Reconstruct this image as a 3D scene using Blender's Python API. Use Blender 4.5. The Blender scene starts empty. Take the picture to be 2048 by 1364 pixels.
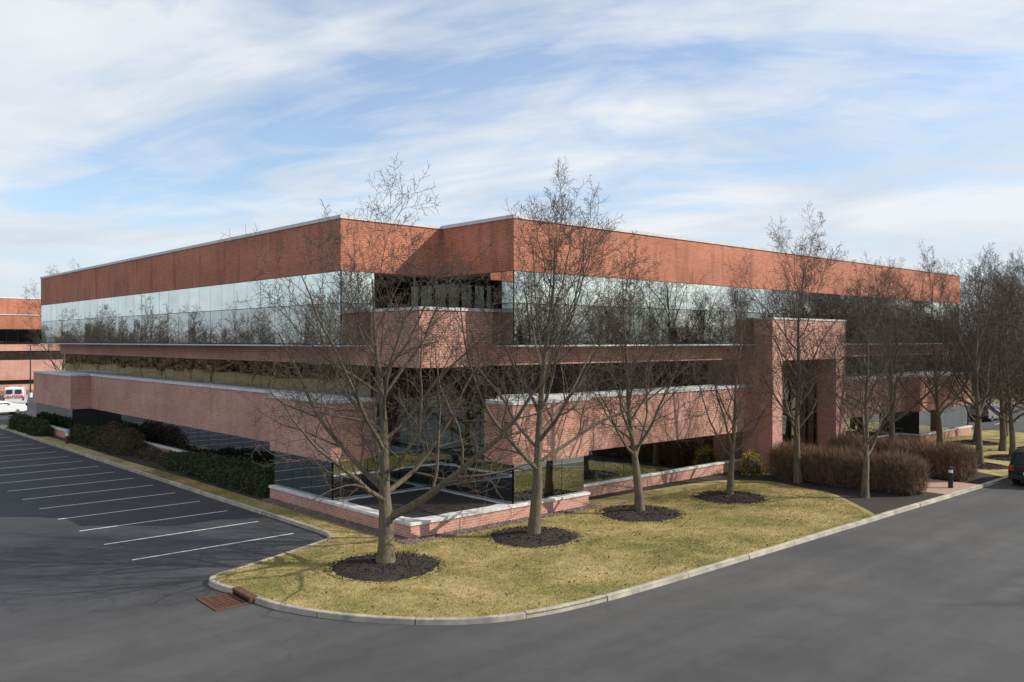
import bpy, math, random, bmesh
import numpy as np
from mathutils import Vector, Matrix

random.seed(7)
scene = bpy.context.scene
COL = scene.collection

# ------------------------------------------------------------------ node helpers
def new_mat(name):
    m = bpy.data.materials.new(name); m.use_nodes = True
    nt = m.node_tree
    b = nt.nodes.get("Principled BSDF")
    return m, nt, b
def N(nt, typ, **kw):
    n = nt.nodes.new(typ)
    for k, v in kw.items():
        if k in n.inputs: n.inputs[k].default_value = v
        else: setattr(n, k, v)
    return n
def L(nt, a, b): nt.links.new(a, b)
def pos(nt): return N(nt, "ShaderNodeNewGeometry").outputs["Position"]
def mapping(nt, vec, scale=(1,1,1), rot=(0,0,0), loc=(0,0,0)):
    m = N(nt, "ShaderNodeMapping"); L(nt, vec, m.inputs["Vector"])
    m.inputs["Scale"].default_value = scale; m.inputs["Rotation"].default_value = rot
    m.inputs["Location"].default_value = loc
    return m.outputs["Vector"]
def noise(nt, vec, scale, detail=4, rough=0.55, dist=0.0):
    n = N(nt, "ShaderNodeTexNoise"); L(nt, vec, n.inputs["Vector"])
    n.inputs["Scale"].default_value = scale; n.inputs["Detail"].default_value = detail
    n.inputs["Roughness"].default_value = rough; n.inputs["Distortion"].default_value = dist
    return n.outputs["Fac"]
def ramp(nt, fac, stops):
    r = N(nt, "ShaderNodeValToRGB"); L(nt, fac, r.inputs["Fac"])
    cr = r.color_ramp
    while len(cr.elements) < len(stops): cr.elements.new(0.5)
    for e, (p, c) in zip(cr.elements, stops):
        e.position = p
        e.color = (c, c, c, 1) if isinstance(c, (int, float)) else (*c, 1)
    return r.outputs["Color"]
def mix(nt, fac, a, b, mode='MIX'):
    m = N(nt, "ShaderNodeMix"); m.data_type = 'RGBA'; m.blend_type = mode
    for sock, v in ((m.inputs[0], fac), (m.inputs[6], a), (m.inputs[7], b)):
        if isinstance(v, (int, float)): sock.default_value = v
        elif isinstance(v, tuple): sock.default_value = (*v, 1)
        else: L(nt, v, sock)
    return m.outputs[2]
def math_n(nt, op, a, b=None, clamp=False):
    m = N(nt, "ShaderNodeMath"); m.operation = op; m.use_clamp = clamp
    for i, v in enumerate((a, b)):
        if v is None: continue
        if isinstance(v, (int, float)): m.inputs[i].default_value = v
        else: L(nt, v, m.inputs[i])
    return m.outputs[0]
def bump(nt, b, h, strength=0.4, dist=0.02):
    bn = N(nt, "ShaderNodeBump"); bn.inputs["Strength"].default_value = strength
    bn.inputs["Distance"].default_value = dist
    L(nt, h, bn.inputs["Height"]); L(nt, bn.outputs[0], b.inputs["Normal"])

# ------------------------------------------------------------------ materials
def brick_mat(name, c1, c2, mortar, stain=0.35, bloom=0.0):
    m, nt, b = new_mat(name)
    p = pos(nt)
    s = N(nt, "ShaderNodeSeparateXYZ"); L(nt, p, s.inputs[0])
    u = math_n(nt, 'ADD', s.outputs[0], s.outputs[1])
    c = N(nt, "ShaderNodeCombineXYZ"); L(nt, u, c.inputs[0]); L(nt, s.outputs[2], c.inputs[1])
    br = N(nt, "ShaderNodeTexBrick"); L(nt, c.outputs[0], br.inputs["Vector"])
    br.inputs["Color1"].default_value = (*c1, 1); br.inputs["Color2"].default_value = (*c2, 1)
    br.inputs["Mortar"].default_value = (*mortar, 1)
    br.inputs["Scale"].default_value = 1.0; br.inputs["Mortar Size"].default_value = 0.011
    br.inputs["Mortar Smooth"].default_value = 0.2
    br.inputs["Bias"].default_value = 0.0
    br.inputs["Brick Width"].default_value = 0.3; br.inputs["Row Height"].default_value = 0.1
    streak = noise(nt, mapping(nt, c.outputs[0], (1.3, 0.16, 1)), 1.0, 5, 0.65)
    st = ramp(nt, streak, [(0.50, 0.0), (0.70, 1.0)])
    stf = math_n(nt, 'MULTIPLY', st, stain)
    col = mix(nt, stf, br.outputs["Color"], (c1[0]*0.35, c1[1]*0.35, c1[2]*0.4))
    big = noise(nt, mapping(nt, c.outputs[0], (0.25, 0.5, 1)), 1.0, 3)
    bg = ramp(nt, big, [(0.35, 0.86), (0.65, 1.12)])
    col = mix(nt, 1.0, col, bg, 'MULTIPLY')
    if bloom:
        bl = noise(nt, mapping(nt, c.outputs[0], (0.5, 1.2, 1), loc=(9, 3, 0)), 1.0, 6, 0.7)
        bf = math_n(nt, 'MULTIPLY', ramp(nt, bl, [(0.5, 0.0), (0.75, 1.0)]), bloom)
        col = mix(nt, bf, col, (0.60, 0.46, 0.41))
    L(nt, col, b.inputs["Base Color"]); b.inputs["Roughness"].default_value = 0.85
    bump(nt, b, br.outputs["Fac"], -0.3, 0.01)
    return m
BRICK_U = brick_mat("brick_upper", (0.46, 0.160, 0.090), (0.36, 0.118, 0.067), (0.48, 0.24, 0.16), 0.7)
BRICK_L = brick_mat("brick_lower", (0.52, 0.250, 0.190), (0.41, 0.183, 0.138), (0.62, 0.43, 0.36), 0.28, 0.3)

def stone_mat(name, col, var=0.25, rough=0.8, sc=3):
    m, nt, b = new_mat(name)
    p = pos(nt)
    f = noise(nt, p, sc, 6, 0.65)
    c = ramp(nt, f, [(0.3, tuple(x*(1-var) for x in col)), (0.7, tuple(min(1, x*(1+var*0.6)) for x in col))])
    L(nt, c, b.inputs["Base Color"]); b.inputs["Roughness"].default_value = rough
    bump(nt, b, noise(nt, p, sc*12, 3), 0.25, 0.01)
    return m
COPING = stone_mat("limestone_coping", (0.68, 0.67, 0.66), 0.3)
METAL_COPING = stone_mat("metal_coping", (0.55, 0.56, 0.58), 0.15, 0.5)
KERB = stone_mat("kerb_concrete", (0.40, 0.37, 0.31), 0.5, 0.9, 1.3)

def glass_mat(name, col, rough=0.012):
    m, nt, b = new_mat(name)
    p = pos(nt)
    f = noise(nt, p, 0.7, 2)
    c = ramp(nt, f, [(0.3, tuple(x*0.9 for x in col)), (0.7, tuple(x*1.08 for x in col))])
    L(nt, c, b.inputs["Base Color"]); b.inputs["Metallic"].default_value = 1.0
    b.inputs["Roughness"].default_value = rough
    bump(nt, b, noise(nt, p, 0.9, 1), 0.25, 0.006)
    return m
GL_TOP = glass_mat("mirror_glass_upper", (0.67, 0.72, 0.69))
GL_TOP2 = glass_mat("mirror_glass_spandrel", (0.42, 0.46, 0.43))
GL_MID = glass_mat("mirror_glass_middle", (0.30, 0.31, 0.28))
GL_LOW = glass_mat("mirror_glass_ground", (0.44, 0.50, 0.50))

def plain(name, col, rough=0.6, metal=0.0, var=0.1, sc=8.0):
    m, nt, b = new_mat(name)
    f = noise(nt, pos(nt), sc, 3)
    c = ramp(nt, f, [(0.3, tuple(x*(1-var) for x in col)), (0.7, tuple(min(1, x*(1+var)) for x in col))])
    L(nt, c, b.inputs["Base Color"]); b.inputs["Roughness"].default_value = rough
    b.inputs["Metallic"].default_value = metal
    return m
DARK = plain("dark_frame", (0.015, 0.016, 0.017), 0.4)
JOINT = plain("sealant_joint", (0.52, 0.32, 0.25), 0.8)
BLACK = plain("black_metal", (0.015, 0.015, 0.015), 0.4)
WHITE = plain("white_paint", (0.75, 0.75, 0.73), 0.5)
RUST = plain("rusty_iron", (0.105, 0.045, 0.026), 0.9, 0.0, 0.45, 14)
CARBLACK = plain("car_paint_black", (0.012, 0.012, 0.014), 0.15)
CARWHITE = plain("car_paint_white", (0.72, 0.74, 0.77), 0.2)
CARGREY = plain("car_paint_grey", (0.20, 0.21, 0.23), 0.25)
CARGLASS = plain("car_glass", (0.02, 0.025, 0.03), 0.05)
TYRE = plain("tyre_rubber", (0.02, 0.02, 0.02), 0.9)
RIM = plain("wheel_rim", (0.35, 0.35, 0.36), 0.3, 0.8)
TAIL = plain("tail_light", (0.4, 0.02, 0.015), 0.2)
REDTXT = plain("red_lettering", (0.55, 0.03, 0.02), 0.5)
ORANGE = plain("orange_lens", (0.7, 0.22, 0.02), 0.3)
BLUEW = plain("bollard_cap", (0.35, 0.48, 0.62), 0.4)

def asphalt_mat():
    m, nt, b = new_mat("asphalt")
    p = pos(nt)
    f1 = noise(nt, p, 0.10, 5, 0.6, 0.4)
    f2 = noise(nt, mapping(nt, p, (0.09, 0.7, 1)), 1.0, 5, 0.6)
    f3 = noise(nt, p, 60, 3, 0.7)
    f4 = noise(nt, p, 0.55, 6, 0.7, 0.8)
    base = ramp(nt, f1, [(0.3, (0.049, 0.050, 0.052)), (0.7, (0.084, 0.083, 0.082))])
    tw = ramp(nt, f2, [(0.35, 0.82), (0.65, 1.14)])
    base = mix(nt, 1.0, base, tw, 'MULTIPLY')
    base = mix(nt, 1.0, base, ramp(nt, f4, [(0.3, 0.84), (0.7, 1.14)]), 'MULTIPLY')
    s = N(nt, "ShaderNodeSeparateXYZ"); L(nt, p, s.inputs[0])
    wob = math_n(nt, 'MULTIPLY', noise(nt, p, 0.25, 3), 5.0)
    yy = math_n(nt, 'ADD', s.outputs[1], wob)
    seal = math_n(nt, 'MULTIPLY_ADD', yy, 0.12); seal.node.inputs[2].default_value = -3.0; seal.node.use_clamp = True
    dark = mix(nt, 1.0, base, (0.56, 0.60, 0.68), 'MULTIPLY')
    base = mix(nt, seal, base, dark)
    sp = ramp(nt, f3, [(0.35, 0.7), (0.5, 1.0), (0.72, 1.45)])
    base = mix(nt, 1.0, base, sp, 'MULTIPLY')
    v = N(nt, "ShaderNodeTexVoronoi"); v.feature = 'DISTANCE_TO_EDGE'; v.inputs["Scale"].default_value = 0.13
    nn = N(nt, "ShaderNodeTexNoise", Scale=0.8, Detail=5.0); L(nt, p, nn.inputs["Vector"])
    vv = N(nt, "ShaderNodeVectorMath"); vv.operation='MULTIPLY_ADD'; L(nt, nn.outputs["Color"], vv.inputs[0]); vv.inputs[1].default_value=(2.5,2.5,0); L(nt, p, vv.inputs[2])
    L(nt, mapping(nt, vv.outputs[0], (1,1,0.01)), v.inputs["Vector"])
    cr = ramp(nt, v.outputs["Distance"], [(0.0, 0.8), (0.004, 1.0)])
    base = mix(nt, 1.0, base, cr, 'MULTIPLY')
    L(nt, base, b.inputs["Base Color"]); b.inputs["Roughness"].default_value = 0.85
    bump(nt, b, f3, 0.5, 0.01)
    return m
ASPHALT = asphalt_mat()

def grass_mat(name, far=False, blade=False):
    m, nt, b = new_mat(name)
    p = pos(nt)
    f1 = noise(nt, p, 0.35, 6, 0.66, 0.3)
    f2 = noise(nt, p, 2.8, 5, 0.7)
    f3 = noise(nt, p, 38, 3, 0.75)
    straw = (0.45, 0.350, 0.160); green = (0.210, 0.188, 0.054); olive = (0.335, 0.275, 0.100)
    if blade: straw = (0.50, 0.395, 0.19); green = (0.245, 0.220, 0.068); olive = (0.38, 0.315, 0.122)
    if far: straw = (0.19, 0.150, 0.085); green = (0.10, 0.088, 0.042); olive = (0.14, 0.115, 0.06)
    c = ramp(nt, f1, [(0.37, green), (0.50, olive), (0.63, straw)])
    c = mix(nt, 1.0, c, ramp(nt, f2, [(0.3, 0.78), (0.7, 1.2)]), 'MULTIPLY')
    c = mix(nt, 1.0, c, ramp(nt, f3, [(0.3, 0.66), (0.7, 1.35)]), 'MULTIPLY')
    L(nt, c, b.inputs["Base Color"]); b.inputs["Roughness"].default_value = 0.95
    bump(nt, b, f3, 0.6, 0.03)
    return m
GRASS = grass_mat("lawn_grass"); GRASS_B = grass_mat("grass_blades", blade=True); GRASS_FAR = grass_mat("far_grass", far=True)

def speck_mat(name, a, bcol, sc=40, bs=1.0):
    m, nt, b = new_mat(name)
    p = pos(nt)
    f = noise(nt, p, sc, 4, 0.7)
    L(nt, ramp(nt, f, [(0.35, a), (0.68, bcol)]), b.inputs["Base Color"])
    b.inputs["Roughness"].default_value = 0.95
    bump(nt, b, f, bs, 0.03)
    return m
MULCH = speck_mat("mulch", (0.012, 0.0095, 0.008), (0.052, 0.038, 0.031), 30, 0.6)
GRAVEL = speck_mat("river_gravel", (0.06, 0.045, 0.035), (0.34, 0.27, 0.22), 14)
BARK = speck_mat("bark", (0.050, 0.038, 0.030), (0.145, 0.115, 0.090), 18, 0.8)
def bark_trunk():
    m, nt, b = new_mat("bark_mossy")
    p = pos(nt)
    f = noise(nt, mapping(nt, p, (14, 14, 3)), 1.0, 5, 0.7)
    c = ramp(nt, f, [(0.3, (0.050, 0.040, 0.030)), (0.7, (0.19, 0.155, 0.12))])
    s = N(nt, "ShaderNodeSeparateXYZ"); L(nt, p, s.inputs[0])
    low = math_n(nt, 'MULTIPLY_ADD', s.outputs[2], -0.16, True); low.node.inputs[2].default_value = 1.0; low.node.use_clamp = True
    mo = math_n(nt, 'MULTIPLY', ramp(nt, noise(nt, p, 2.2, 4), [(0.42, 0.0), (0.62, 0.65)]), low)
    c = mix(nt, mo, c, (0.17, 0.15, 0.055))
    L(nt, c, b.inputs["Base Color"]); b.inputs["Roughness"].default_value = 0.95
    bump(nt, b, f, 0.9, 0.03)
    return m
BARK_T = bark_trunk()
BARK_FAR = plain("bark_distant", (0.085, 0.068, 0.056), 0.95)
CONIFER = speck_mat("conifer_foliage", (0.018, 0.026, 0.014), (0.050, 0.065, 0.033), 3, 0.1)
SHRUB = speck_mat("shrub_leaves", (0.020, 0.032, 0.013), (0.075, 0.095, 0.036), 5, 0.1)
SHRUBB = speck_mat("shrub_brown_leaves", (0.045, 0.033, 0.022), (0.13, 0.092, 0.058), 5, 0.1)
YELLOW = speck_mat("forsythia_leaves", (0.20, 0.17, 0.03), (0.42, 0.35, 0.05), 5, 0.1)
TWIG = speck_mat("hedge_twigs", (0.12, 0.076, 0.050), (0.31, 0.205, 0.135), 4, 0.1)
TWIGCORE = speck_mat("hedge_core", (0.030, 0.020, 0.014), (0.11, 0.070, 0.045), 16, 0.8)
LEAFLIT = plain("leaf_litter", (0.26, 0.15, 0.07), 0.9)
PAVER = brick_mat("paver_walk", (0.42, 0.27, 0.21), (0.35, 0.22, 0.17), (0.28, 0.22, 0.18), 0.1)

# ------------------------------------------------------------------ mesh helpers
def link(o, parent=None):
    COL.objects.link(o)
    if parent: o.parent = parent
    return o
def empty(name, loc=(0,0,0), rz=0):
    e = bpy.data.objects.new(name, None); e.location = loc; e.rotation_euler = (0,0,rz); e.empty_display_size = 0.5
    COL.objects.link(e); return e
def pymesh(name, verts, faces, mat, parent=None, smooth=False):
    me = bpy.data.meshes.new(name); me.from_pydata(verts, [], faces); me.update()
    if mat: me.materials.append(mat)
    if smooth: me.polygons.foreach_set("use_smooth", [True]*len(me.polygons))
    return link(bpy.data.objects.new(name, me), parent)
def np_mesh(name, V, F, mats, midx=None, smooth=False):
    V = np.asarray(V, dtype=np.float32); F = np.asarray(F, dtype=np.int32)
    me = bpy.data.meshes.new(name); k = F.shape[1]
    me.vertices.add(len(V)); me.vertices.foreach_set("co", V.ravel())
    me.loops.add(F.size); me.loops.foreach_set("vertex_index", F.ravel())
    me.polygons.add(len(F)); me.polygons.foreach_set("loop_start", np.arange(0, F.size, k, dtype=np.int32))
    me.polygons.foreach_set("loop_total", np.full(len(F), k, dtype=np.int32))
    for m in mats: me.materials.append(m)
    if midx is not None: me.polygons.foreach_set("material_index", np.asarray(midx, dtype=np.int32))
    if smooth: me.polygons.foreach_set("use_smooth", np.ones(len(F), dtype=bool))
    me.update(calc_edges=True); me.validate()
    return me
def obj(name, me, parent=None, loc=(0,0,0), rz=0, sc=1.0):
    o = bpy.data.objects.new(name, me); o.location = loc; o.rotation_euler = (0,0,rz)
    o.scale = (sc,sc,sc) if isinstance(sc, (int,float)) else sc
    return link(o, parent)
def box(name, x0,x1,y0,y1,z0,z1, mat, parent=None, bev=0.0):
    v = [(x0,y0,z0),(x1,y0,z0),(x1,y1,z0),(x0,y1,z0),(x0,y0,z1),(x1,y0,z1),(x1,y1,z1),(x0,y1,z1)]
    f = [(0,3,2,1),(4,5,6,7),(0,1,5,4),(1,2,6,5),(2,3,7,6),(3,0,4,7)]
    o = pymesh(name, v, f, mat, parent)
    if bev:
        b = o.modifiers.new("b", 'BEVEL'); b.width = bev; b.segments = 2
    return o
def prism(name, poly, z0, z1, mat, parent=None, smooth=False):
    n = len(poly)
    v = [(x,y,z0) for x,y in poly] + [(x,y,z1) for x,y in poly]
    f = [tuple(range(n-1,-1,-1)), tuple(range(n,2*n))] + [(i,(i+1)%n,n+(i+1)%n,n+i) for i in range(n)]
    return pymesh(name, v, f, mat, parent)
def sheet(name, poly, z, mat, parent=None):
    return pymesh(name, [(x,y,z) for x,y in poly], [tuple(range(len(poly)))], mat, parent)
def offs(poly, o):
    out = []; n = len(poly)
    for i in range(n):
        a, b, c = poly[i-1], poly[i], poly[(i+1)%n]
        d1 = Vector((b[0]-a[0], b[1]-a[1])).normalized(); d2 = Vector((c[0]-b[0], c[1]-b[1])).normalized()
        out.append((b[0]+o*(d1.y+d2.y), b[1]-o*(d1.x+d2.x)))
    return out

# ------------------------------------------------------------------ OFFICE BUILDING
B = empty("office_building", (45, 52, 0))
def BP(o):
    o.parent = B; o.matrix_parent_inverse = Matrix.Translation((-45,-52,0)); return o

XL, YR = 19.1, 26.9
up = [(24.5,YR),(73,YR),(73,80),(XL,80),(XL,31.9),(24.5,31.9)]
BP(prism("upper_brick_parapet", up, 10.5, 12.72, BRICK_U))
BP(prism("roof_coping", offs(up, 0.05), 12.72, 12.87, METAL_COPING))
third = [(24.62,27.02),(72.88,27.02),(72.88,79.88),(19.22,79.88),(19.22,32.02),(20.8,32.02),(20.8,33.3),(25.9,33.3),(25.9,28.45),(24.62,28.45)]
BP(prism("third_floor_frame", third, 7.33, 10.5, DARK))
BP(prism("third_floor_drip_edge", offs(up, 0.03), 7.26, 7.33, METAL_COPING))
band2 = [(24.2,27.65),(72.4,27.65),(72.4,79.2),(20.4,79.2),(20.4,31.8),(24.2,31.8)]
BP(prism("second_brick_band", band2, 6.45, 7.26, BRICK_L))
second = [(24.4,27.95),(72.2,27.95),(72.2,79.0),(20.75,79.0),(20.75,32.05),(24.4,32.05)]
BP(prism("second_floor_frame", second, 4.9, 6.45, DARK))
band1 = [(23.7,26.1),(28.3,26.1),(28.3,27.1),(63.5,27.1),(63.5,26.1),(73.2,26.1),(73.2,80.2),(18.6,80.2),(18.6,69.5),(20.0,69.5),(20.0,37.4),(18.6,37.4),(18.6,31.85),(20.8,31.85),(20.8,33),(25.4,33),(25.4,27.9),(23.7,27.9)]
BP(prism("lower_brick_band", band1, 2.4, 4.86, BRICK_L))
BP(prism("lower_band_coping", offs(band1, 0.06), 4.86, 5.00, COPING))
ground = [(23.9,26.3),(28.15,26.3),(28.15,27.75),(63.65,27.75),(63.65,26.3),(73.0,26.3),(73.0,80.0),(18.8,80.0),(18.8,69.65),(20.55,69.65),(20.55,37.25),(18.8,37.25),(18.8,32.05),(23.9,32.05)]
BP(prism("ground_floor_frame", ground, 0.7, 2.4, DARK))
BP(prism("notch_core_frame", [(24.45,28.0),(30,28.0),(30,36),(20.9,36),(20.9,32.1),(24.45,32.1)], 2.2, 6.44, DARK))
base = [(18.6,26.1),(28.3,26.1),(28.3,27.6),(63.5,27.6),(63.5,26.1),(73.2,26.1),(73.2,80.2),(18.6,80.2),(18.6,69.5),(20.4,69.5),(20.4,37.4),(18.6,37.4)]
BP(prism("brick_base", base, 0.02, 0.64, BRICK_L))
BP(prism("base_sill", offs(base, 0.05), 0.64, 0.745, COPING))
bal = [(20.6,28.3),(25.0,28.3),(25.0,32.6),(20.6,32.6)]
BP(prism("corner_balcony_brick", bal, 6.40, 8.77, BRICK_L))
BP(prism("corner_balcony_coping", offs(bal, 0.06), 8.77, 8.90, COPING))

prng = random.Random(3)
def glass_wall(name, p0, p1, rows, mats, pw=1.5, out=0.045, tilt=0.0022):
    d = Vector((p1[0]-p0[0], p1[1]-p0[1], 0)); Lw = d.length; d.normalize(); n = Vector((d.y,-d.x,0))
    k = max(1, round(Lw/pw)); w = Lw/k; g = 0.014
    V = []; F = []; MI = []
    for i in range(k):
        for ri,(z0,z1) in enumerate(rows):
            a = prng.gauss(0, tilt); b = prng.gauss(0, tilt*0.8)
            c0, c1 = i*w+g, (i+1)*w-g; zc = (z0+z1)/2
            s = len(V)
            for (u,z) in ((c0,z0+g),(c1,z0+g),(c1,z1-g),(c0,z1-g)):
                o = out + a*(u-(i+0.5)*w) + b*(z-zc)
                q = Vector((p0[0],p0[1],0)) + d*u + n*o; V.append((q.x,q.y,z))
            F.append((s,s+1,s+2,s+3)); MI.append(ri)
    me = bpy.data.meshes.new(name); me.from_pydata(V,[],F)
    for m in mats: me.materials.append(m)
    me.polygons.foreach_set("material_index", MI); me.update()
    return BP(link(bpy.data.objects.new(name, me)))
R3 = [(7.36,9.12),(9.12,10.49)]
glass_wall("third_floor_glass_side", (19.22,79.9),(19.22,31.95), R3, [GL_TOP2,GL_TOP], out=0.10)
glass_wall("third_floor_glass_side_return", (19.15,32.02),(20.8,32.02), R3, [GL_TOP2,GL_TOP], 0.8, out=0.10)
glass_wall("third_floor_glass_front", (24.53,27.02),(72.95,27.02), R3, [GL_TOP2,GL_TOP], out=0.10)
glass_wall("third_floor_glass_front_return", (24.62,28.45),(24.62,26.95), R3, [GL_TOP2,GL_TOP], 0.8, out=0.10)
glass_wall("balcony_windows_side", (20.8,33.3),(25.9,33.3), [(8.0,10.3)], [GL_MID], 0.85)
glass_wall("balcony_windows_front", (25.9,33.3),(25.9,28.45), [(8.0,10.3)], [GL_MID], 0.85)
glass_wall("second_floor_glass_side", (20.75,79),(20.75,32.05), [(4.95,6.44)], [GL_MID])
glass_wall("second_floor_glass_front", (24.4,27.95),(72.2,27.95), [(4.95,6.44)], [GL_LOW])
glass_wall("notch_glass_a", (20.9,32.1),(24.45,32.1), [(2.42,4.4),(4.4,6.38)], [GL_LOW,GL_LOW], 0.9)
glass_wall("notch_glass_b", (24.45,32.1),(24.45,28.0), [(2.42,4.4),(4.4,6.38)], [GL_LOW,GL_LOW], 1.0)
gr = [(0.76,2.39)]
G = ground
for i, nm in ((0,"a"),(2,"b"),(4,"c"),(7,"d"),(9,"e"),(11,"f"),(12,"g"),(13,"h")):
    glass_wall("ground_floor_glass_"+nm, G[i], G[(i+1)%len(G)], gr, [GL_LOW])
for i in range(7):
    x = 20.85+i*0.83
    BP(box("balcony_mullion", x, x+0.07, 33.16, 33.24, 7.9, 10.5, BLACK))
for y in (38.5, 47.5, 56.5, 65.5, 74.0):
    BP(box("expansion_joint", XL-0.004, XL+0.02, y, y+0.035, 10.5, 12.7, JOINT))
for x in (31.2, 39.6, 47.5, 55.8, 64.0):
    BP(box("expansion_joint", x, x+0.035, YR-0.004, YR+0.02, 10.5, 12.7, JOINT))
for x in (35.2,):
    BP(box("band_joint", x, x+0.03, 27.1-0.004, 27.12, 2.4, 4.86, JOINT))
PX0, PX1, PY = 43.0, 51.5, 25.75
BP(box("portal_pier_near", PX0, PX0+1.05, PY, 28.2, 0.02, 6.4, BRICK_L))
BP(box("portal_pier_far", PX1-1.2, PX1, PY, 28.2, 0.02, 6.4, BRICK_L))
BP(box("portal_lintel", PX0, PX1, PY, 28.2, 6.4, 8.72, BRICK_L))
BP(box("portal_coping", PX0-0.05, PX1+0.05, PY-0.05, 28.2, 8.72, 8.82, COPING))
BP(box("portal_frame", PX0+1.05, PX1-1.2, 27.04, 27.5, 0.12, 6.4, DARK))
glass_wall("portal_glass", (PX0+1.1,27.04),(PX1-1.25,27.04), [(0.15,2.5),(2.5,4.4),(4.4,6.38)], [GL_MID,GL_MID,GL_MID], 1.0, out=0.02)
for i in range(7):
    x = PX0+1.1+i*1.0
    BP(box("portal_mullion", x-0.03, x+0.03, 26.93, 27.0, 0.13, 6.4, BLACK))
def mound(name, cx, cy, rx, ry, z, h, mat, irr=0.06, seed=0, rings=7, seg=56, square=2.0):
    r = random.Random(seed); V = []; F = []
    edge = [1+irr*(math.sin(3*a*2*math.pi/seg+seed)*0.6+math.sin(7*a*2*math.pi/seg+seed*2)*0.35+r.uniform(-0.5,0.5)) for a in range(seg)]
    V.append((cx,cy,z+h))
    for j in range(1, rings+1):
        t = j/rings
        for a in range(seg):
            an = 2*math.pi*a/seg; c, s = math.cos(an), math.sin(an)
            k = (abs(c)**square+abs(s)**square)**(-1/square)*edge[a]*t
            V.append((cx+c*k*rx, cy+s*k*ry, z + (h*(1-t**2.2)) + (r.uniform(-0.008,0.010) if j<rings else -0.02)))
    for a in range(seg): F.append((0,1+a,1+(a+1)%seg))
    for j in range(rings-1):
        for a in range(seg):
            p = 1+j*seg
            F.append((p+a, p+seg+a, p+seg+(a+1)%seg, p+(a+1)%seg))
    return pymesh(name, V, F, mat, smooth=True)
BP(mound("planter_mulch", 21.33, 29.15, 2.36, 2.60, 0.755, 0.05, MULCH, 0.008, 5, square=14.0))

# ------------------------------------------------------------------ GROUND
sheet("ground", [(-3000,-3000),(3000,-3000),(3000,3000),(-3000,3000)], -0.02, GRASS_FAR)
lot = [(-7,-70),(30,-12),(150,-6),(160,-6),(160,16),(108,18),(108,100),(60,104),(60,135),(-7,135)]
sheet("asphalt_road", lot, 0.0, ASPHALT)

def catmull(pts, n=6):
    out = []
    P = [Vector(p) for p in pts]
    for i in range(1, len(P)-2):
        for j in range(n):
            t = j/n
            a,b,c,d = P[i-1],P[i],P[i+1],P[i+2]
            q = 0.5*((2*b)+(c-a)*t+(2*a-5*b+4*c-d)*t*t+(3*b-a-3*c+d)*t**3)
            out.append((q.x,q.y))
    out.append(tuple(P[-2])); return out
curve = catmull([(16.9,33),(16.9,30.2),(16.75,28.9),(16.1,28.25),(13.3,27.1),(11.4,26.45),(10.85,25.9),(10.8,25.2),(11.0,24.1),(11.05,23.2),(11.3,21.9),(12.0,20.3),(12.95,18.95),(14.2,17.75),(15.6,17.0),(17.4,16.58),(20.5,16.4),(27,16.36),(34,16.35)])
kerb_line = [(16.9,86),(16.9,60),(16.9,33)] + curve + [(58,16.3),(73,16.3)] + catmull([(70,16.3),(73.2,16.3),(75.6,17.0),(77,18.8),(77.2,21.5),(77.2,30)])+[(77.2,84),(75,86)]
island = kerb_line
sheet("lawn", island, 0.125, GRASS)

def kerb(name, line, closed=True):
    pts = [Vector((x,y)) for x,y in line]
    if closed: pts.append(pts[0])
    dense = [pts[0]]
    for a,b in zip(pts[:-1],pts[1:]):
        d = (b-a).length
        if d < 1e-4: continue
        k = max(1,int(d/0.9))
        for j in range(1,k+1): dense.append(a.lerp(b,j/k))
    V=[];F=[]; acc=0; r = random.Random(2)
    def norm(i):
        a = dense[max(0,i-1)]; b = dense[min(len(dense)-1,i+1)]; t=(b-a).normalized(); return Vector((t.y,-t.x)) , t
    dz = 0; dn = 0
    for i in range(len(dense)-1):
        n0,t0 = norm(i); n1,t1 = norm(i+1); a = dense[i]; b = dense[i+1]
        seg=(b-a).length; start = acc==0
        acc += seg; end = acc>2.8
        if start: dz = r.uniform(-0.012,0.012); dn = r.uniform(-0.018,0.018)
        a2 = a + (t0*0.016 if start else t0*0); b2 = b - (t1*0.016 if end else t1*0)
        if end: acc=0
        s=len(V)
        h=0.148+dz
        for (q,nn) in ((a2,n0),(b2,n1)):
            for (o,z) in ((0.0+dn,-0.01),(-0.02+dn,h-0.02),(-0.04+dn,h),(-0.17+dn,h+0.003),(-0.18+dn,0.05)):
                V.append((q.x+nn.x*o, q.y+nn.y*o, z))
        for j in range(4): F.append((s+j,s+5+j,s+6+j,s+1+j))
        F.append((s,s+1,s+2,s+3,s+4)); F.append((s+9,s+8,s+7,s+6,s+5))
    return pymesh(name,V,F,KERB)
kerb("kerb", island)

flat_bed = sheet
flat_bed("mulch_bed", [(18.0,37.0),(18.55,37.45),(20.38,37.45),(20.38,69.4),(18.6,69.5),(18.5,82),(17.8,82),(18.0,69),(17.9,55),(18.05,45)], 0.131, MULCH)
flat_bed("mulch_bed", catmull([(35.5,16.6),(35.9,16.62),(37.6,18.3),(39.3,20.3),(39.9,22.5),(40.2,24.6),(38.2,26.4),(33,26.9),(28.5,27.0),(28,27)])+[(28.4,27.58),(43,27.58),(43,25.7),(43.05,16.55)], 0.131, MULCH)
flat_bed("mulch_bed", [(47.3,16.55),(51,16.6),(52.4,19),(53,23),(56,25.6),(63,25.9),(63,27.5),(51.5,27.5),(51.5,25.7),(47.3,25.7)], 0.131, MULCH)
flat_bed("gravel_strip", [(18.05,25.6),(28.7,25.65),(28.7,27.5),(28.32,27.5),(28.32,26.08),(18.58,26.08),(18.58,37.4),(18.1,37.0),(18.15,31)], 0.135, GRAVEL)
sheet("paver_walk", [(43.07,16.5),(47.28,16.5),(47.28,26.9),(43.07,26.9)], 0.14, PAVER)
rs = np.random.default_rng(4)
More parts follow.
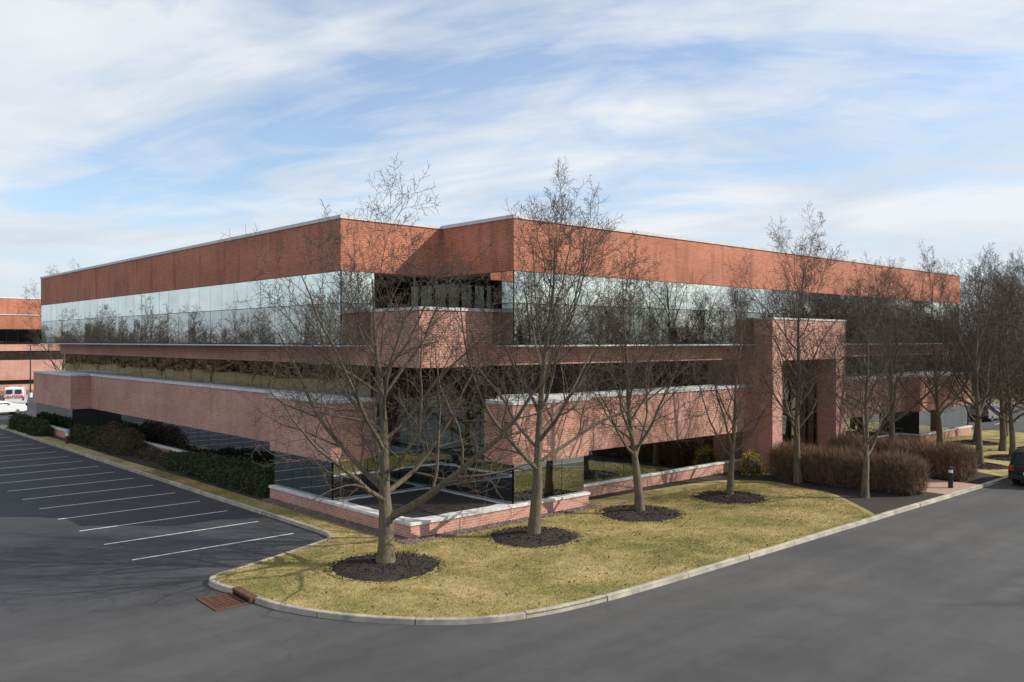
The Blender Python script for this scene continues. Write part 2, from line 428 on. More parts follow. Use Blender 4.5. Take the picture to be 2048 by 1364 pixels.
def scatter_faces(P, size, rng, flat=0.5, quad=True):
    n = len(P); a = rng.normal(size=(n,3)); a[:,2] *= flat; a /= np.linalg.norm(a,axis=1,keepdims=True)+1e-9
    r = rng.normal(size=(n,3)); r[:,2]*=flat
    b = np.cross(a, r); b /= np.linalg.norm(b,axis=1,keepdims=True)+1e-9
    s = (size*rng.uniform(0.6,1.4,n))[:,None]
    c = [P-a*s-b*s*0.6, P+a*s-b*s*0.6, P+a*s+b*s*0.6, P-a*s+b*s*0.6]
    V = np.stack(c,1).reshape(-1,3); F = np.arange(4*n).reshape(n,4)
    return V,F
def stones(name, P, size, mat, seed):
    rng = np.random.default_rng(seed); n = len(P)
    base_v = np.array([(1,0,0),(-.5,.87,0),(-.5,-.87,0),(0,0,.9),(.2,.1,-.4)])
    s = (size*rng.uniform(.5,1.5,n))[:,None,None]; ang = rng.uniform(0,6.28,n)
    c,si = np.cos(ang),np.sin(ang)
    bv = np.repeat(base_v[None],n,0)*rng.uniform(.7,1.3,(n,5,1))
    x = bv[:,:,0]*c[:,None]-bv[:,:,1]*si[:,None]; y = bv[:,:,0]*si[:,None]+bv[:,:,1]*c[:,None]
    V = np.stack([x,y,bv[:,:,2]],2)*s + P[:,None,:]
    F0 = np.array([(0,1,3),(1,2,3),(2,0,3)])
    F = (F0[None]+ (np.arange(n)*5)[:,None,None]).reshape(-1,3)
    return obj(name, np_mesh(name, V.reshape(-1,3), F, [mat]))
P1 = np.stack([rs.uniform(18.0,18.58,1500), rs.uniform(25.7,37.2,1500), np.full(1500,0.14)],1)
P2 = np.stack([rs.uniform(18.0,28.6,1400), rs.uniform(25.55,26.07,1400), np.full(1400,0.14)],1)
stones("river_stones", np.concatenate([P1,P2]), 0.06, GRAVEL, 8)

V=[];F=[]
y = 30.5
while y < 84:
    s=len(V); V += [(10.1,y-0.05,0.004),(16.15,y-0.05,0.004),(16.15,y+0.05,0.004),(10.1,y+0.05,0.004)]; F.append((s,s+1,s+2,s+3)); y += 3.02
def line_mat():
    m, nt, b = new_mat("worn_line_paint")
    f = noise(nt, pos(nt), 9, 6, 0.75)
    L(nt, ramp(nt, f, [(0.32, (0.25,0.25,0.26)), (0.45, (0.72,0.72,0.71))]), b.inputs["Base Color"]); b.inputs["Roughness"].default_value=0.7
    return m
LINE = line_mat()
pymesh("parking_lines", V, F, LINE)
V=[];F=[]
for k in range(6):
    yy = 22+6*k
    s=len(V); V += [(84,yy-0.06,0.004),(90,yy-0.06,0.004),(90,yy+0.06,0.004),(84,yy+0.06,0.004)]; F.append((s,s+1,s+2,s+3))
pymesh("parking_lines", V, F, LINE)

D = empty("storm_drain", (10.40,23.85,0), math.radians(-2))
box("frame_a", -0.42,0.42,-0.72,-0.66,0.004,0.03,RUST,D); box("frame_b", -0.42,0.42,0.66,0.72,0.004,0.03,RUST,D)
box("frame_c", -0.48,-0.42,-0.72,0.72,0.004,0.03,RUST,D); box("frame_d", 0.42,0.48,-0.72,0.72,0.004,0.03,RUST,D)
box("pit", -0.42,0.42,-0.66,0.66,0.003,0.008,BLACK,D)
for i in range(9):
    y0=-0.62+i*0.145; box("bar", -0.42,0.42,y0,y0+0.05,0.009,0.026,RUST,D)
for i in range(3):
    x0=-0.28+i*0.26; box("cross_bar", x0,x0+0.035,-0.66,0.66,0.010,0.028,RUST,D)
box("inlet_head", 0.53,0.80,-0.66,0.66,-0.01,0.172,RUST,D,0.02)
box("inlet_throat", 0.515,0.54,-0.55,0.55,0.02,0.10,BLACK,D)

# ------------------------------------------------------------------ TREES
def nrm(a): return a/(np.linalg.norm(a,axis=-1,keepdims=True)+1e-9)
def tree_mesh(name, seed, H=12.5, trunk_r=0.25, C=(17,9,7,5), first=0.19, light=False, spread=1.0, rmin=0.0072):
    rng = np.random.default_rng(seed)
    nseg = (12,9,6,4,3); wob = (0.05,0.11,0.17,0.22,0.26); upb = (0.10,0.080,0.10,0.08,0.05)
    sides = (10,6,4,3,3) if not light else (5,3,3,3,3)
    angs = (54,44,48,54)
    P = np.zeros((1,3)); D = np.array([[rng.normal()*0.03, rng.normal()*0.03, 1.0]]); Ln = np.array([H*0.80]); R = np.array([trunk_r])
    Vs=[];Fs=[];Ms=[];off=0
    for lvl in range(len(C)+1):
        n = nseg[lvl]; Bn = len(P)
        pts=[P]; dirs=[nrm(D)]; rad=[R*(1.3 if lvl==0 else 1.0)]
        d = nrm(D); p = P
        for i in range(n):
            w = wob[lvl]
            d = nrm(d + rng.normal(size=(Bn,3))*w + np.array([0,0,upb[lvl]]))
            p = p + d*(Ln/n)[:,None]
            t=(i+1)/n
            rr = R*(1-0.90*t**0.7) if lvl==0 else R*(1-0.78*t)
            pts.append(p); dirs.append(d); rad.append(np.maximum(rr, rmin*0.7))
        pts=np.stack(pts,1); dirs=np.stack(dirs,1); rad=np.stack(rad,1)
        if lvl==0: rad[:,1]=R*0.95; rad[:,2]=R*0.88
        k=sides[lvl]
        ref=nrm(rng.normal(size=(Bn,1,3)))
        a=nrm(np.cross(dirs, ref)); b=np.cross(dirs,a)
        an=np.arange(k)*2*np.pi/k
        ring = pts[:,:,None,:] + rad[:,:,None,None]*(a[:,:,None,:]*np.cos(an)[None,None,:,None]+b[:,:,None,:]*np.sin(an)[None,None,:,None])
        V=ring.reshape(-1,3)
        bi=np.arange(Bn)[:,None,None]*(n+1)*k; si=np.arange(n)[None,:,None]*k; ki=np.arange(k)[None,None,:]; kn=(ki+1)%k
        F=np.stack([bi+si+ki, bi+si+kn, bi+si+k+kn, bi+si+k+ki],-1).reshape(-1,4)+off
        Vs.append(V);Fs.append(F);Ms.append(np.full(len(F),0 if lvl<=1 else 1));off+=len(V)
        if lvl==len(C): break
        c=C[lvl]
        tmin = first if lvl==0 else 0.17
        kk=np.arange(c)[None,:]
        t = tmin+(0.99-tmin)*((kk+rng.uniform(0.1,0.9,(Bn,c)))/c)
        if lvl==0: t = tmin+(0.97-tmin)*((kk/c)**1.3+rng.uniform(-0.02,0.02,(Bn,c))); t=np.clip(t,first,0.98)
        f=t*n; i0=np.clip(f.astype(int),0,n-1); fr=(f-i0)[...,None]
        bidx=np.arange(Bn)[:,None]
        p0=pts[bidx,i0]*(1-fr)+pts[bidx,i0+1]*fr; dd=dirs[bidx,i0+1]; r0=rad[bidx,i0]*(1-fr[...,0])+rad[bidx,i0+1]*fr[...,0]
        az=(kk*2.399+rng.uniform(0,0.9,(Bn,c))+rng.uniform(0,6.28,(Bn,1)))
        ref=nrm(rng.normal(size=(Bn,1,3))); A=nrm(np.cross(dd,np.broadcast_to(ref,dd.shape))); Bv=np.cross(dd,A)
        perp=A*np.cos(az)[...,None]+Bv*np.sin(az)[...,None]
        ang=np.radians(angs[lvl])*rng.uniform(0.7,1.3,(Bn,c))
        if lvl==0: ang = np.radians(66-36*t)*rng.uniform(0.8,1.2,(Bn,c))*spread
        nd=dd*np.cos(ang)[...,None]+perp*np.sin(ang)[...,None]
        Lb=Ln[:,None]
        if lvl==0: nl = H*0.52*(1.0-0.58*(t-first)/(1-first))*rng.uniform(0.8,1.15,(Bn,c))*spread
        else: nl = Lb*(0.46,0.50,0.48,0.50)[lvl]*(1.15-0.60*t)*rng.uniform(0.55,1.35,(Bn,c))
        nr = np.maximum(r0*(0.52,0.50,0.52,0.6)[lvl]*rng.uniform(0.75,1.2,(Bn,c)), rmin)
        P=p0.reshape(-1,3);D=nd.reshape(-1,3);Ln=nl.reshape(-1);R=nr.reshape(-1)
    V=np.concatenate(Vs);F=np.concatenate(Fs);M=np.concatenate(Ms)
    if light: return V,F
    return np_mesh(name,V,F,[BARK_T,BARK],M,smooth=True)
TM = [tree_mesh("bare_tree_mesh_a", 14, 12.0, 0.27, C=(19,10,8,5), first=0.16, spread=1.18),
      tree_mesh("bare_tree_mesh_b", 23, 14.2, 0.23, C=(19,10,8,5), first=0.22, spread=0.94),
      tree_mesh("bare_tree_mesh_c", 38, 13.0, 0.20, C=(16,9,7,5), first=0.22, spread=0.76),
      tree_mesh("bare_tree_mesh_d", 51, 14.0, 0.20, C=(18,10,8,5), first=0.20, spread=0.86)]
trees = [(15.8,23.6,0,1.0,2.6),(22.3,23.4,1,1.0,1.2),(28.7,23.5,2,0.96,2.0),(34.8,23.1,2,0.82,4.2),(41.05,23.1,3,1.02,0.0),
         (39.5,18.8,3,0.83,2.7),(53,23.4,1,0.92,3.3),(60,23.4,3,1.0,5.0),(66.5,23.4,1,0.98,0.9),(73,23.6,3,1.05,1.9),
         (54.5,19.0,2,1.05,3.0),(59.5,18.8,3,0.95,4.4),(66,19.0,1,0.92,2.4),(73.5,19.5,2,1.1,0.3),(70,21.0,3,1.0,0.7),(63.2,20.6,1,0.93,5.6),
         (43.5,-4.5,1,1.0,0.0),(28.4,109,3,1.2,1.0),(80.5,40,3,1.0,4.0),(80.5,30,1,0.95,5.0),(80,52,3,1.1,2.0),(79.5,24,3,1.0,2.2)]
for (x,y,k,s,r) in trees:
    obj("bare_tree", TM[k], loc=(x,y,0.10), rz=r, sc=s)
for i,(x,y,r) in enumerate([(15.8,23.6,1.85),(22.3,23.4,1.75),(28.7,23.5,1.8),(34.8,23.1,1.7),(54.5,19,1.5),(59.5,18.8,1.6),(60,23.4,1.6),(66.5,23.4,1.5),(66,19,1.5)]):
    mound("mulch_ring", x, y, r, r*0.97, 0.12, 0.16, MULCH, 0.07, i+2)
    rr=np.random.default_rng(i); q=1700
    rad=r*1.08*np.sqrt(rr.uniform(0,1,q)); an=rr.uniform(0,6.28,q)
    Pp=np.stack([x+rad*np.cos(an), y+rad*np.sin(an), 0.135+0.16*(1-np.clip(rad/r,0,1)**2.2)],1)
    Vv,Ff=scatter_faces(Pp,0.024,rr,0.4); obj("mulch_chips", np_mesh("mulch_chips",Vv,Ff,[MULCH]))

LV = [tree_mesh("l",s,15,0.2,C=(16,8,6),light=True,spread=0.85,rmin=0.026) for s in (61,62,63)]
def replicate(name, places, mats, src, seed):
    rng=np.random.default_rng(seed); Vs=[];Fs=[];o=0
    for (x,y,s) in places:
        V,F=src[rng.integers(len(src))]; a=rng.uniform(0,6.28); c,si=np.cos(a),np.sin(a)
        W=np.stack([V[:,0]*c-V[:,1]*si, V[:,0]*si+V[:,1]*c, V[:,2]],1)*s+np.array([x,y,-0.02])
        Vs.append(W);Fs.append(F+o);o+=len(V)
    return obj(name, np_mesh(name,np.concatenate(Vs),np.concatenate(Fs),mats))
rg=np.random.default_rng(99)
pl=[]
for i in range(24): pl.append((-13+rg.uniform(-1.5,1.5), 75+i*10.5+rg.uniform(-3,3), rg.uniform(0.8,1.1)))
replicate("lot_edge_trees", pl, [BARK_FAR], LV, 1)
pl=[]
for i in range(90): pl.append((-50+rg.uniform(-22,8), 70+i*5+rg.uniform(-4,4), rg.uniform(0.7,1.05)))
for i in range(60): pl.append((30+i*5+rg.uniform(-3,3), -30+rg.uniform(-14,6), rg.uniform(0.75,1.1)))
for i in range(56): pl.append((122+rg.uniform(0,60), -10+i*3.3+rg.uniform(-4,4), rg.uniform(0.85,1.3)))
for i in range(24): pl.append((-30+i*6+rg.uniform(-3,3), 185+rg.uniform(0,25), rg.uniform(0.5,0.85)))
replicate("distant_woodland", pl, [BARK_FAR], LV, 2)
def conifer(seed):
    rng=np.random.default_rng(seed); n=2200
    h=rng.uniform(0.05,1,n); H=12; rad=(1-h)**0.7*3.4*rng.uniform(0.3,1.0,n)*(0.8+0.25*np.sin(h*46)+0.2*rng.normal(size=n)); a=rng.uniform(0,6.28,n)
    P=np.stack([rad*np.cos(a),rad*np.sin(a),h*H],1)
    o=np.stack([np.cos(a),np.sin(a),-0.5+0*a],1); t=np.stack([-np.sin(a),np.cos(a),0*a],1)
    s=rng.uniform(0.25,0.6,n)[:,None]
    V=np.stack([P-o*s*0.5-t*s*0.45, P-o*s*0.5+t*s*0.45, P+o*s, P+o*s*0.9-t*s*0.1],1).reshape(-1,3)
    return V,np.arange(4*n).reshape(n,4)
CV=[conifer(1),conifer(2)]
pl=[]
for i in range(64):
    xx=50+i*3.6+rg.uniform(-2,2)
    pl.append((xx, -27+rg.uniform(-7,3), rg.uniform(0.5,0.8)+0.45*min(1,max(0,(xx-110)/50))))
for i in range(60): pl.append((-55+rg.uniform(-5,5), 80+i*6.5+rg.uniform(-4,4), rg.uniform(0.3,0.6)))
replicate("conifer_row", pl, [CONIFER], CV, 3)

def bank(name, x0,x1,y0,y1,h,n,size,mat,seed):
    rng=np.random.default_rng(seed)
    P=np.stack([rng.uniform(x0,x1,n),rng.uniform(y0,y1,n),np.abs(rng.beta(1.2,2.2,n))*h],1)
    V,F=scatter_faces(P,size,rng,1.0); return obj(name,np_mesh(name,V,F,[mat]))
bank("undergrowth",-54,-44,50,520,6.5,22000,0.5,SHRUBB,5)
bank("undergrowth",25,320,-34,-27,5.5,13000,0.5,SHRUBB,6)
bank("undergrowth",124,150,-10,190,5.5,12000,0.5,SHRUBB,7)

# ------------------------------------------------------------------ HEDGES AND SHRUBS
def twig_hedge(name, x0,x1,y0,y1,h,n,seed):
    e=empty(name,((x0+x1)/2,(y0+y1)/2,0.12)); rng=np.random.default_rng(seed)
    hx,hy=(x1-x0)/2,(y1-y0)/2
    def shape(u):
        X,Y,Z=u[:,0],u[:,1],u[:,2]
        lump=0.10*np.sin(Y*hy*2.1+seed)+0.06*np.sin(Y*hy*5.3+seed*2+X)
        top=1-0.22*np.clip(np.abs(X)-0.3,0,1)**1.5*1.6-0.25*np.clip(np.abs(Y)-0.75,0,1)*2
        wid=(0.80+0.22*np.sin(np.clip(Z,0,1)*2.6+0.3))
        return np.stack([X*hx*wid*(1+lump),Y*hy*(0.97-0.06*np.abs(X)),Z*h*top*(1+0.5*lump)],1)
    bm=bmesh.new(); bmesh.ops.create_cube(bm,size=1.0); bmesh.ops.subdivide_edges(bm,edges=bm.edges[:],cuts=11,use_grid_fill=True)
    U=np.array([(v.co.x*2*0.78,v.co.y*2*0.93,(v.co.z+0.5)*0.82) for v in bm.verts]); W=shape(U)+rng.normal(size=(len(U),3))*0.06
    for v,wv in zip(bm.verts,W): v.co=Vector(wv)
    me=bpy.data.meshes.new("core"); bm.to_mesh(me); bm.free(); me.materials.append(TWIGCORE); obj("core",me,e)
    u=rng.uniform(-1,1,(n,3)); u[:,2]=rng.uniform(0,1,n)**0.8; ax=rng.integers(0,5,n)
    sgn=np.sign(rng.uniform(-1,1,n)); dep=rng.uniform(0.66,1.0,n)
    u[ax<=1,0]=(sgn*dep)[ax<=1]; u[ax==2,1]=(sgn*dep)[ax==2]; u[ax>=3,2]=(dep*0.95)[ax>=3]
    P=shape(u)
    d=np.stack([u[:,0]*0.45,u[:,1]*0.15,np.full(n,0.95)],1)+rng.normal(size=(n,3))*0.33; d=nrm(d)
    s=nrm(np.cross(d,rng.normal(size=(n,3))))*0.0085
    ln=rng.uniform(0.15,0.55,n)[:,None]*np.where(rng.uniform(size=n)<0.1,1.5,1.0)[:,None]
    V=np.stack([P-s,P+s,P+d*ln+s*0.4,P+d*ln-s*0.4],1).reshape(-1,3)
    obj("twigs",np_mesh("twigs",V,np.arange(4*n).reshape(n,4),[TWIG]),e)
twig_hedge("bare_hedge",41.1,43.0,16.95,25.2,1.68,26000,1)
twig_hedge("bare_hedge",47.4,49.4,17.0,25.2,1.68,24000,2)

def shrub(name, cx,cy,rx,ry,h,n,size,mat,seed,core=None,sq=2.6):
    e=empty(name,(cx,cy,0.1)); rng=np.random.default_rng(seed)
    u=rng.normal(size=(n,3)); u[:,2]=np.abs(u[:,2]); u=nrm(u)
    k=(np.abs(u)**sq).sum(1)**(-1/sq)
    lump=1+0.10*np.sin(u[:,0]*rx*5+seed)*np.sin(u[:,1]*ry*4)+0.06*np.sin(u[:,1]*ry*9+2)
    P=u*(k*lump*rng.uniform(0.80,1.06,n))[:,None]*np.array([rx,ry,h])
    V,F=scatter_faces(P,size,rng,1.0)
    obj("leaves",np_mesh("leaves",V,F,[mat]),e)
    seg,rings=20,7; Vc=[];Fc=[]
    for j in range(rings+1):
        ph=(math.pi/2)*j/rings
        for a in range(seg):
            an=2*math.pi*a/seg; w=Vector((math.cos(an)*math.cos(ph),math.sin(an)*math.cos(ph),math.sin(ph)))
            kk=(abs(w.x)**sq+abs(w.y)**sq+abs(w.z)**sq)**(-1/sq)*0.80*random.uniform(0.94,1.04)
            Vc.append((w.x*kk*rx,w.y*kk*ry,w.z*kk*h))
    for j in range(rings):
        for a in range(seg): Fc.append((j*seg+a,j*seg+(a+1)%seg,(j+1)*seg+(a+1)%seg,(j+1)*seg+a))
    pymesh("core",Vc,Fc,core or CONIFER,e)
for i,(y,ry,h,rx) in enumerate([(39.0,1.5,1.30,0.9),(41.6,1.45,1.35,0.95),(44.3,1.5,1.2,0.9),(46.9,1.3,1.1,0.85),(49.4,1.2,0.95,0.8),(58.8,1.7,1.55,1.0),(61.6,1.5,1.7,1.0),(65.0,1.5,1.2,0.8),(67.8,1.5,1.15,0.8)]):
    shrub("evergreen_shrub",19.15 if y<66 else 18.9,y,rx,ry,h,3600,0.042,SHRUBB if 58<y<62 else SHRUB,i)
for i,(x,y) in enumerate([(17.9,75),(17.9,78.2),(17.9,81.4)]):
    shrub("evergreen_shrub",x-0.1,y,0.7,1.7,1.2,2500,0.05,SHRUB,i+20)
shrub("evergreen_shrub",19.4,52.0,0.7,1.3,0.7,1500,0.04,SHRUBB,31)
shrub("evergreen_shrub",19.4,55.0,0.7,1.6,0.65,1500,0.04,SHRUBB,32)
shrub("forsythia_shrub",41.6,26.2,0.8,0.6,1.3,900,0.035,YELLOW,33,core=TWIGCORE)

# ------------------------------------------------------------------ GRASS BLADES
def in_poly(x,y,poly):
    inside=np.zeros(len(x),bool); n=len(poly); j=n-1
    for i in range(n):
        xi,yi=poly[i]; xj,yj=poly[j]
        if yi!=yj:
            c=((yi>y)!=(yj>y)) & (x<(xj-xi)*(y-yi)/(yj-yi)+xi); inside^=c
        j=i
    return inside
gb=np.random.default_rng(12)
n=340000
x=np.concatenate([gb.uniform(10.8,40,n), gb.uniform(17.05,18.1,30000)]); y=np.concatenate([gb.uniform(16.45,28,n), gb.uniform(28,50,30000)])
ok=in_poly(x,y,island) & ~((x>18.0)&(y>25.6)) & ~((x>28)&(y>26.6))
for (tx,ty,r) in [(15.8,23.6,1.8),(22.3,23.4,1.7),(28.7,23.5,1.75),(34.8,23.1,1.65)]:
    ok&=((x-tx)**2+(y-ty)**2)>r*r
ok&=~((x>35.5)&(y<16.6+(x-35.5)*1.0))
ok&=~((x>39.6))
x=x[ok];y=y[ok]
n=len(x)
P=np.stack([x,y,np.full(n,0.122)],1); a=gb.uniform(0,6.28,n); w=0.010
s=np.stack([np.cos(a)*w,np.sin(a)*w,0*a],1); tip=np.stack([gb.normal(0,0.022,n),gb.normal(0,0.022,n),gb.uniform(0.015,0.045,n)],1)
V=np.stack([P-s,P+s,P+tip],1).reshape(-1,3)
obj("grass_blades",np_mesh("grass_blades",V,np.arange(3*n).reshape(n,3),[GRASS_B]))
q=gb.integers(0,n,1100)
Pl=P[q]+np.array([0,0,0.04]); Vv,Ff=scatter_faces(Pl,0.03,gb,0.3); obj("fallen_leaves",np_mesh("fallen_leaves",Vv,Ff,[LEAFLIT]))

# ------------------------------------------------------------------ STREET FURNITURE
def cyl(name, r0, r1, z0, z1, mat, parent, seg=20, x=0, y=0):
    V=[(x+math.cos(2*math.pi*i/seg)*r,y+math.sin(2*math.pi*i/seg)*r,z) for (r,z) in ((r0,z0),(r1,z1)) for i in range(seg)]
    F=[(i,(i+1)%seg,seg+(i+1)%seg,seg+i) for i in range(seg)]+[tuple(range(seg-1,-1,-1)),tuple(range(seg,2*seg))]
    return pymesh(name,V,F,mat,parent)
e=empty("bollard_light",(45.2,17.1,0.14))
cyl("post",0.12,0.12,0,0.76,BLACK,e); cyl("lens",0.10,0.10,0.76,0.92,WHITE,e); cyl("cap",0.135,0.12,0.92,1.02,BLACK,e); cyl("cap_top",0.12,0.03,1.02,1.07,BLACK,e)
e=empty("bollard_light",(17.75,67.2,0.12))
cyl("post",0.13,0.13,0,0.55,RUST,e); cyl("sleeve",0.13,0.13,0.55,0.85,WHITE,e); cyl("cap",0.19,0.14,0.85,1.04,BLUEW,e)
e=empty("street_lamp",(29.3,128,0))
cyl("base",0.25,0.25,0,0.6,COPING,e); cyl("pole",0.09,0.06,0.6,7.0,DARK,e); box("arm",-0.5,0.5,-0.04,0.04,6.9,6.98,DARK,e); box("head",0.35,0.95,-0.15,0.15,6.88,7.02,DARK,e)

# ------------------------------------------------------------------ VEHICLES
def extr(name, prof, w0, w1, mat, parent, bev=0.05, zsplit=None, zt=None):
    n=len(prof); V=[]
    for side in (-1,1):
        for (x,z) in prof:
            w=w0
            if zsplit is not None and z>zsplit: w=w0+(w1-w0)*min(1,(z-zsplit)/(zt-zsplit))
            V.append((x,side*w/2,z))
    F=[tuple(range(n)),tuple(range(2*n-1,n-1,-1))]+[(i,n+i,n+(i+1)%n,(i+1)%n) for i in range(n)]
    o=pymesh(name,V,F,mat,parent)
    if bev:
        b=o.modifiers.new("b",'BEVEL'); b.width=bev; b.segments=3; b.limit_method='ANGLE'
    return o
def wheel(parent,x,y,r,w):
    e=bpy.data.objects.new("wheel",None); link(e,parent); e.location=(x,y,r); e.rotation_euler=(math.pi/2,0,0)
    cyl("tyre",r,r,-w/2,w/2,TYRE,e,28); cyl("rim",r*0.62,r*0.58,-w/2-0.01,w/2+0.01,RIM,e,20); cyl("hub",r*0.2,r*0.2,-w/2-0.02,w/2+0.02,DARK,e,12)
def suv(name,loc,rz,paint,Lc=4.9,W=1.95,H=1.85):
    e=empty(name,loc,rz); h=H; a=-Lc/2; b=Lc/2
    extr("body",[(a,0.35),(a-0.03,0.7),(a+0.02,1.08),(b-1.35,1.12),(b-0.15,0.98),(b,0.7),(b,0.35),(b-0.35,0.28),(a+0.3,0.28)],W,W,paint,e,0.07)
    extr("cabin",[(a+0.05,1.05),(a+0.22,h-0.08),(a+0.5,h),(b-2.35,h),(b-1.95,h-0.05),(b-1.15,1.08)],W-0.06,W-0.42,paint,e,0.05,1.06,h)
    ws=W-0.055; wt=W-0.36
    z1=h-0.16
    for nm,x0,x1,x2,x3 in (("side_window_rear",a+0.22,a+1.05,a+1.05,a+0.34),("side_window_mid",a+1.12,a+2.2,a+2.2,a+1.12),("side_window_front",a+2.27,b-1.55,b-2.05,a+2.27)):
        for s in (-1,1):
            yb=s*(ws/2-0.005); yt=s*((ws-(ws-wt)*0.95)/2)
            V=[(x0,yb,1.14),(x1,yb,1.14),(x2,yt,z1),(x3,yt,z1)]
            V+= [(p[0],p[1]+s*0.012,p[2]) for p in V]
            pymesh(nm,V,[(0,1,2,3),(7,6,5,4),(0,4,5,1),(1,5,6,2),(2,6,7,3),(3,7,4,0)],CARGLASS,e)
    pymesh("rear_window",[(a+0.035,-ws/2+0.18,1.15),(a+0.035,ws/2-0.18,1.15),(a+0.17,ws/2-0.32,z1),(a+0.17,-ws/2+0.32,z1)],[(3,2,1,0)],CARGLASS,e)
    pymesh("windscreen",[(b-1.20,-ws/2+0.12,1.13),(b-1.20,ws/2-0.12,1.13),(b-1.86,wt/2-0.02,z1+0.03),(b-1.86,-wt/2+0.02,z1+0.03)],[(0,1,2,3)],CARGLASS,e)
    for s in (-1,1):
        box("tail_light",a-0.04,a+0.1,s*(W/2-0.16)-0.12,s*(W/2-0.16)+0.12,0.78,1.05,TAIL,e,0.02)
        box("head_light",b-0.12,b+0.015,s*(W/2-0.25)-0.16,s*(W/2-0.25)+0.16,0.68,0.84,WHITE,e,0.02)
        box("mirror",b-1.75,b-1.55,s*(W/2+0.08)-0.09,s*(W/2+0.08)+0.09,1.1,1.26,paint,e,0.03)
        wheel(e,a+0.9,s*(W/2-0.13),0.36,0.24); wheel(e,b-0.9,s*(W/2-0.13),0.36,0.24)
    box("rear_bumper",a-0.1,a+0.1,-W/2+0.06,W/2-0.06,0.36,0.6,DARK,e,0.03)
    box("plate",a-0.115,a-0.1,-0.22,0.22,0.62,0.76,WHITE,e)
    return e
suv("parked_suv",(51.5,14.75,0),0,CARBLACK)
suv("parked_car",(20.0,99.5,0),math.radians(8),CARWHITE,4.5,1.8,1.45)
suv("parked_car",(88,30,0),0,CARGREY,4.6,1.85,1.6)
suv("parked_car",(88,36,0),0,CARWHITE,4.6,1.85,1.5)
suv("parked_car",(90,48,0),math.pi,CARGREY,4.6,1.85,1.5)
e=empty("utility_van",(23.6,109.5,0),math.radians(74))
extr("body",[(-2.9,0.4),(-2.95,0.8),(-2.8,2.3),(-2.6,2.4),(1.0,2.4),(1.35,2.25),(2.0,1.35),(2.8,1.15),(2.95,0.7),(2.9,0.4)],2.05,1.75,CARWHITE,e,0.08,1.3,2.4)
for s in (-1,1):
    pymesh("rear_door_window",[(-2.93,s*0.12,1.70),(-2.93,s*0.78,1.70),(-2.86,s*0.72,2.15),(-2.86,s*0.12,2.15)],[(0,1,2,3)],CARGLASS,e)
    box("tail_light",-2.99,-2.85,s*0.93-0.07,s*0.93+0.07,0.95,1.3,TAIL,e,0.02)
    wheel(e,-1.9,s*0.9,0.37,0.25); wheel(e,2.0,s*0.9,0.37,0.25)
    V=[(0.55,s*1.0,1.4),(1.75,s*1.0,1.4),(1.25,s*0.93,2.05),(0.55,s*0.93,2.05)]
    pymesh("cab_window",[(p[0],p[1]+s*0.02,p[2]) for p in V],[(0,1,2,3)],CARGLASS,e)
    box("beacon",-2.5,-2.3,s*0.6-0.16,s*0.6+0.16,2.4,2.6,ORANGE,e,0.03)
box("rear_bumper",-3.05,-2.85,-0.98,0.98,0.38,0.6,DARK,e,0.03)
tc=bpy.data.curves.new("caution_text",'FONT'); tc.body="CAUTION"; tc.size=0.46; tc.align_x='CENTER'; tc.extrude=0.01; tc.offset=0.012; tc.materials.append(REDTXT)
t=bpy.data.objects.new("caution_lettering",tc); link(t,e); t.location=(-2.99,0,1.24); t.rotation_euler=(math.pi/2,0,-math.pi/2)

# ------------------------------------------------------------------ NEIGHBOUR BUILDING
NB=empty("neighbouring_office_building",(50,160,0))
def nb(o): o.parent=NB; o.matrix_parent_inverse=Matrix.Translation((-50,-160,0)); return o
nbp=[(20,147),(95,147),(95,175),(20,175)]
nb(prism("lower_band",offs(nbp,0.3),1.6,4.6,BRICK_L)); nb(prism("base",nbp,0,0.9,BRICK_L))
nb(prism("ground_frame",offs(nbp,-0.3),0.9,1.6,DARK)); nb(prism("band",nbp,6.0,7.0,BRICK_L))
nb(prism("second_frame",offs(nbp,-0.3),4.6,6.0,DARK)); nb(prism("third_frame",offs(nbp,-0.2),7.0,9.3,DARK))
nb(prism("parapet",offs(nbp,0.2),9.3,11.4,BRICK_U)); nb(prism("coping",offs(nbp,0.3),11.4,11.55,METAL_COPING))
nb(box("penthouse",30,37,153,163,11.55,14.2,BRICK_U)); nb(box("penthouse_coping",29.9,37.1,152.9,163.1,14.2,14.35,COPING))
def nglass(nm,z0,z1,o,mat):
    V=[];F=[]
    for i in range(50):
        x0=20+i*1.5; s=len(V); y=147-o; V+=[(x0+0.04,y,z0),(x0+1.46,y,z0),(x0+1.46,y,z1),(x0+0.04,y,z1)]; F.append((s,s+1,s+2,s+3))
    nb(pymesh(nm,V,F,mat))
nglass("third_glass",7.05,9.25,-0.15,GL_MID); nglass("second_glass",4.65,5.95,-0.25,GL_MID)

# ------------------------------------------------------------------ CAMERA, SUN, SKY
S = Vector((0.7408,-0.6717,0)).normalized(); el = math.radians(33)
sv = Vector((S.x*math.cos(el), S.y*math.cos(el), math.sin(el)))
sun = bpy.data.lights.new("sun",'SUN'); sun.energy=5.0; sun.angle=math.radians(0.5); sun.color=(1.0,0.92,0.80)
so = bpy.data.objects.new("sun",sun); link(so); so.rotation_euler=(-sv).to_track_quat('-Z','Y').to_euler(); so.location=(60,-40,60)

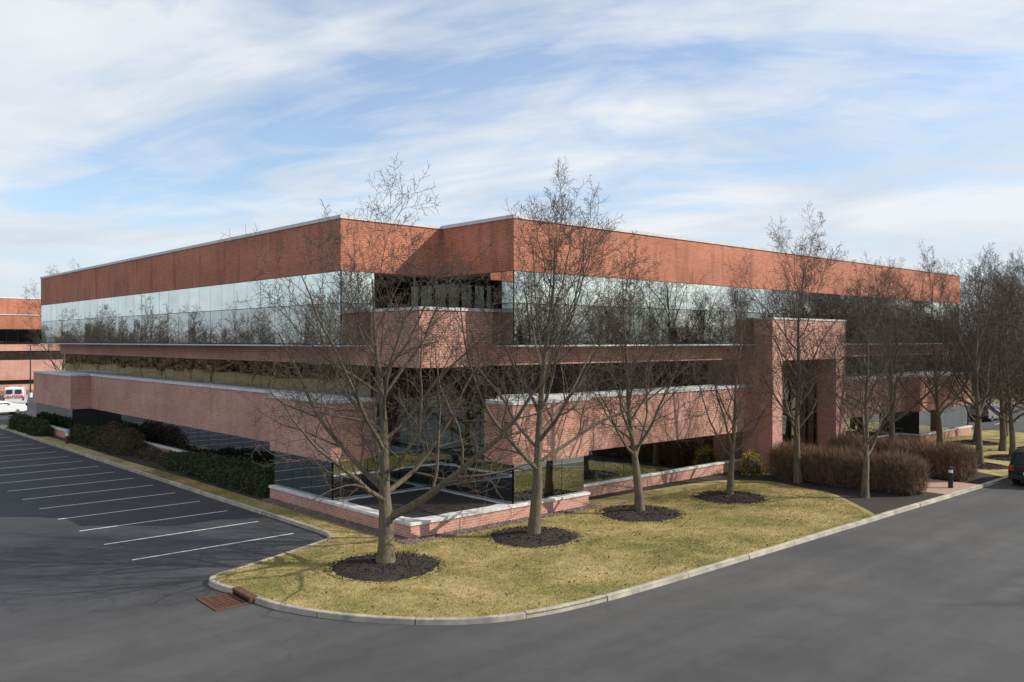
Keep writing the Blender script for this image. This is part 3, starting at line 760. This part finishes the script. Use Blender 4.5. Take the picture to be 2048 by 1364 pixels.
w = bpy.data.worlds.new("World"); scene.world=w; w.use_nodes=True; nt=w.node_tree; nt.nodes.clear()
outw=N(nt,"ShaderNodeOutputWorld"); bg=N(nt,"ShaderNodeBackground"); L(nt,bg.outputs[0],outw.inputs[0]); bg.inputs["Strength"].default_value=0.12
sky=N(nt,"ShaderNodeTexSky"); sky.sky_type='NISHITA'; sky.sun_disc=False; sky.sun_elevation=el; sky.sun_rotation=math.atan2(S.x,S.y)
sky.air_density=1.0; sky.dust_density=0.8; sky.ozone_density=2.0
tc=N(nt,"ShaderNodeTexCoord"); sp=N(nt,"ShaderNodeSeparateXYZ"); L(nt,tc.outputs["Generated"],sp.inputs[0])
z=math_n(nt,'ADD',math_n(nt,'MAXIMUM',sp.outputs[2],0.0),0.16)
cx=math_n(nt,'DIVIDE',sp.outputs[0],z); cy=math_n(nt,'DIVIDE',sp.outputs[1],z)
cb=N(nt,"ShaderNodeCombineXYZ"); L(nt,cx,cb.inputs[0]); L(nt,cy,cb.inputs[1])
rot=mapping(nt,cb.outputs[0],(1,1,1),(0,0,math.radians(42.2+18)))
m1=mapping(nt,rot,(0.55,0.95,1),loc=(3.1,1.7,0))
n1=noise(nt,m1,0.95,9,0.55,1.0)
m2=mapping(nt,rot,(1.2,2.2,1),loc=(0.3,5.0,0))
n2=noise(nt,m2,1.7,9,0.62,0.9)
n3=noise(nt,mapping(nt,rot,(1.3,1.6,1),loc=(7,2,0)),0.9,6,0.55,0.6)
f=math_n(nt,'ADD',math_n(nt,'MULTIPLY',n1,0.68),math_n(nt,'MULTIPLY',n2,0.32))
mask=ramp(nt,f,[(0.37,0.22),(0.455,0.62),(0.54,0.96)])
ctone=ramp(nt,n3,[(0.35,(5.6,6.15,6.9)),(0.62,(7.3,7.5,7.8))])
skyb=mix(nt,1.0,sky.outputs[0],(1.35,1.45,1.55),'MULTIPLY')
col=mix(nt,mask,skyb,ctone)
hz=math_n(nt,'MULTIPLY_ADD',sp.outputs[2],-5.0); hz.node.inputs[2].default_value=0.72; hz.node.use_clamp=True
col=mix(nt,hz,col,(5.3,6.0,6.85))
L(nt,col,bg.inputs["Color"])

cam=bpy.data.cameras.new("camera"); co=bpy.data.objects.new("camera",cam); link(co)
cam.sensor_width=36; cam.lens=36*1716/2048; cam.clip_end=6000
co.location=(0,0,7.5)
co.rotation_euler=(math.pi/2,0,math.radians(47.8-90))
scene.camera=co
scene.view_settings.view_transform='Standard'; scene.view_settings.look='None'; scene.view_settings.exposure=0
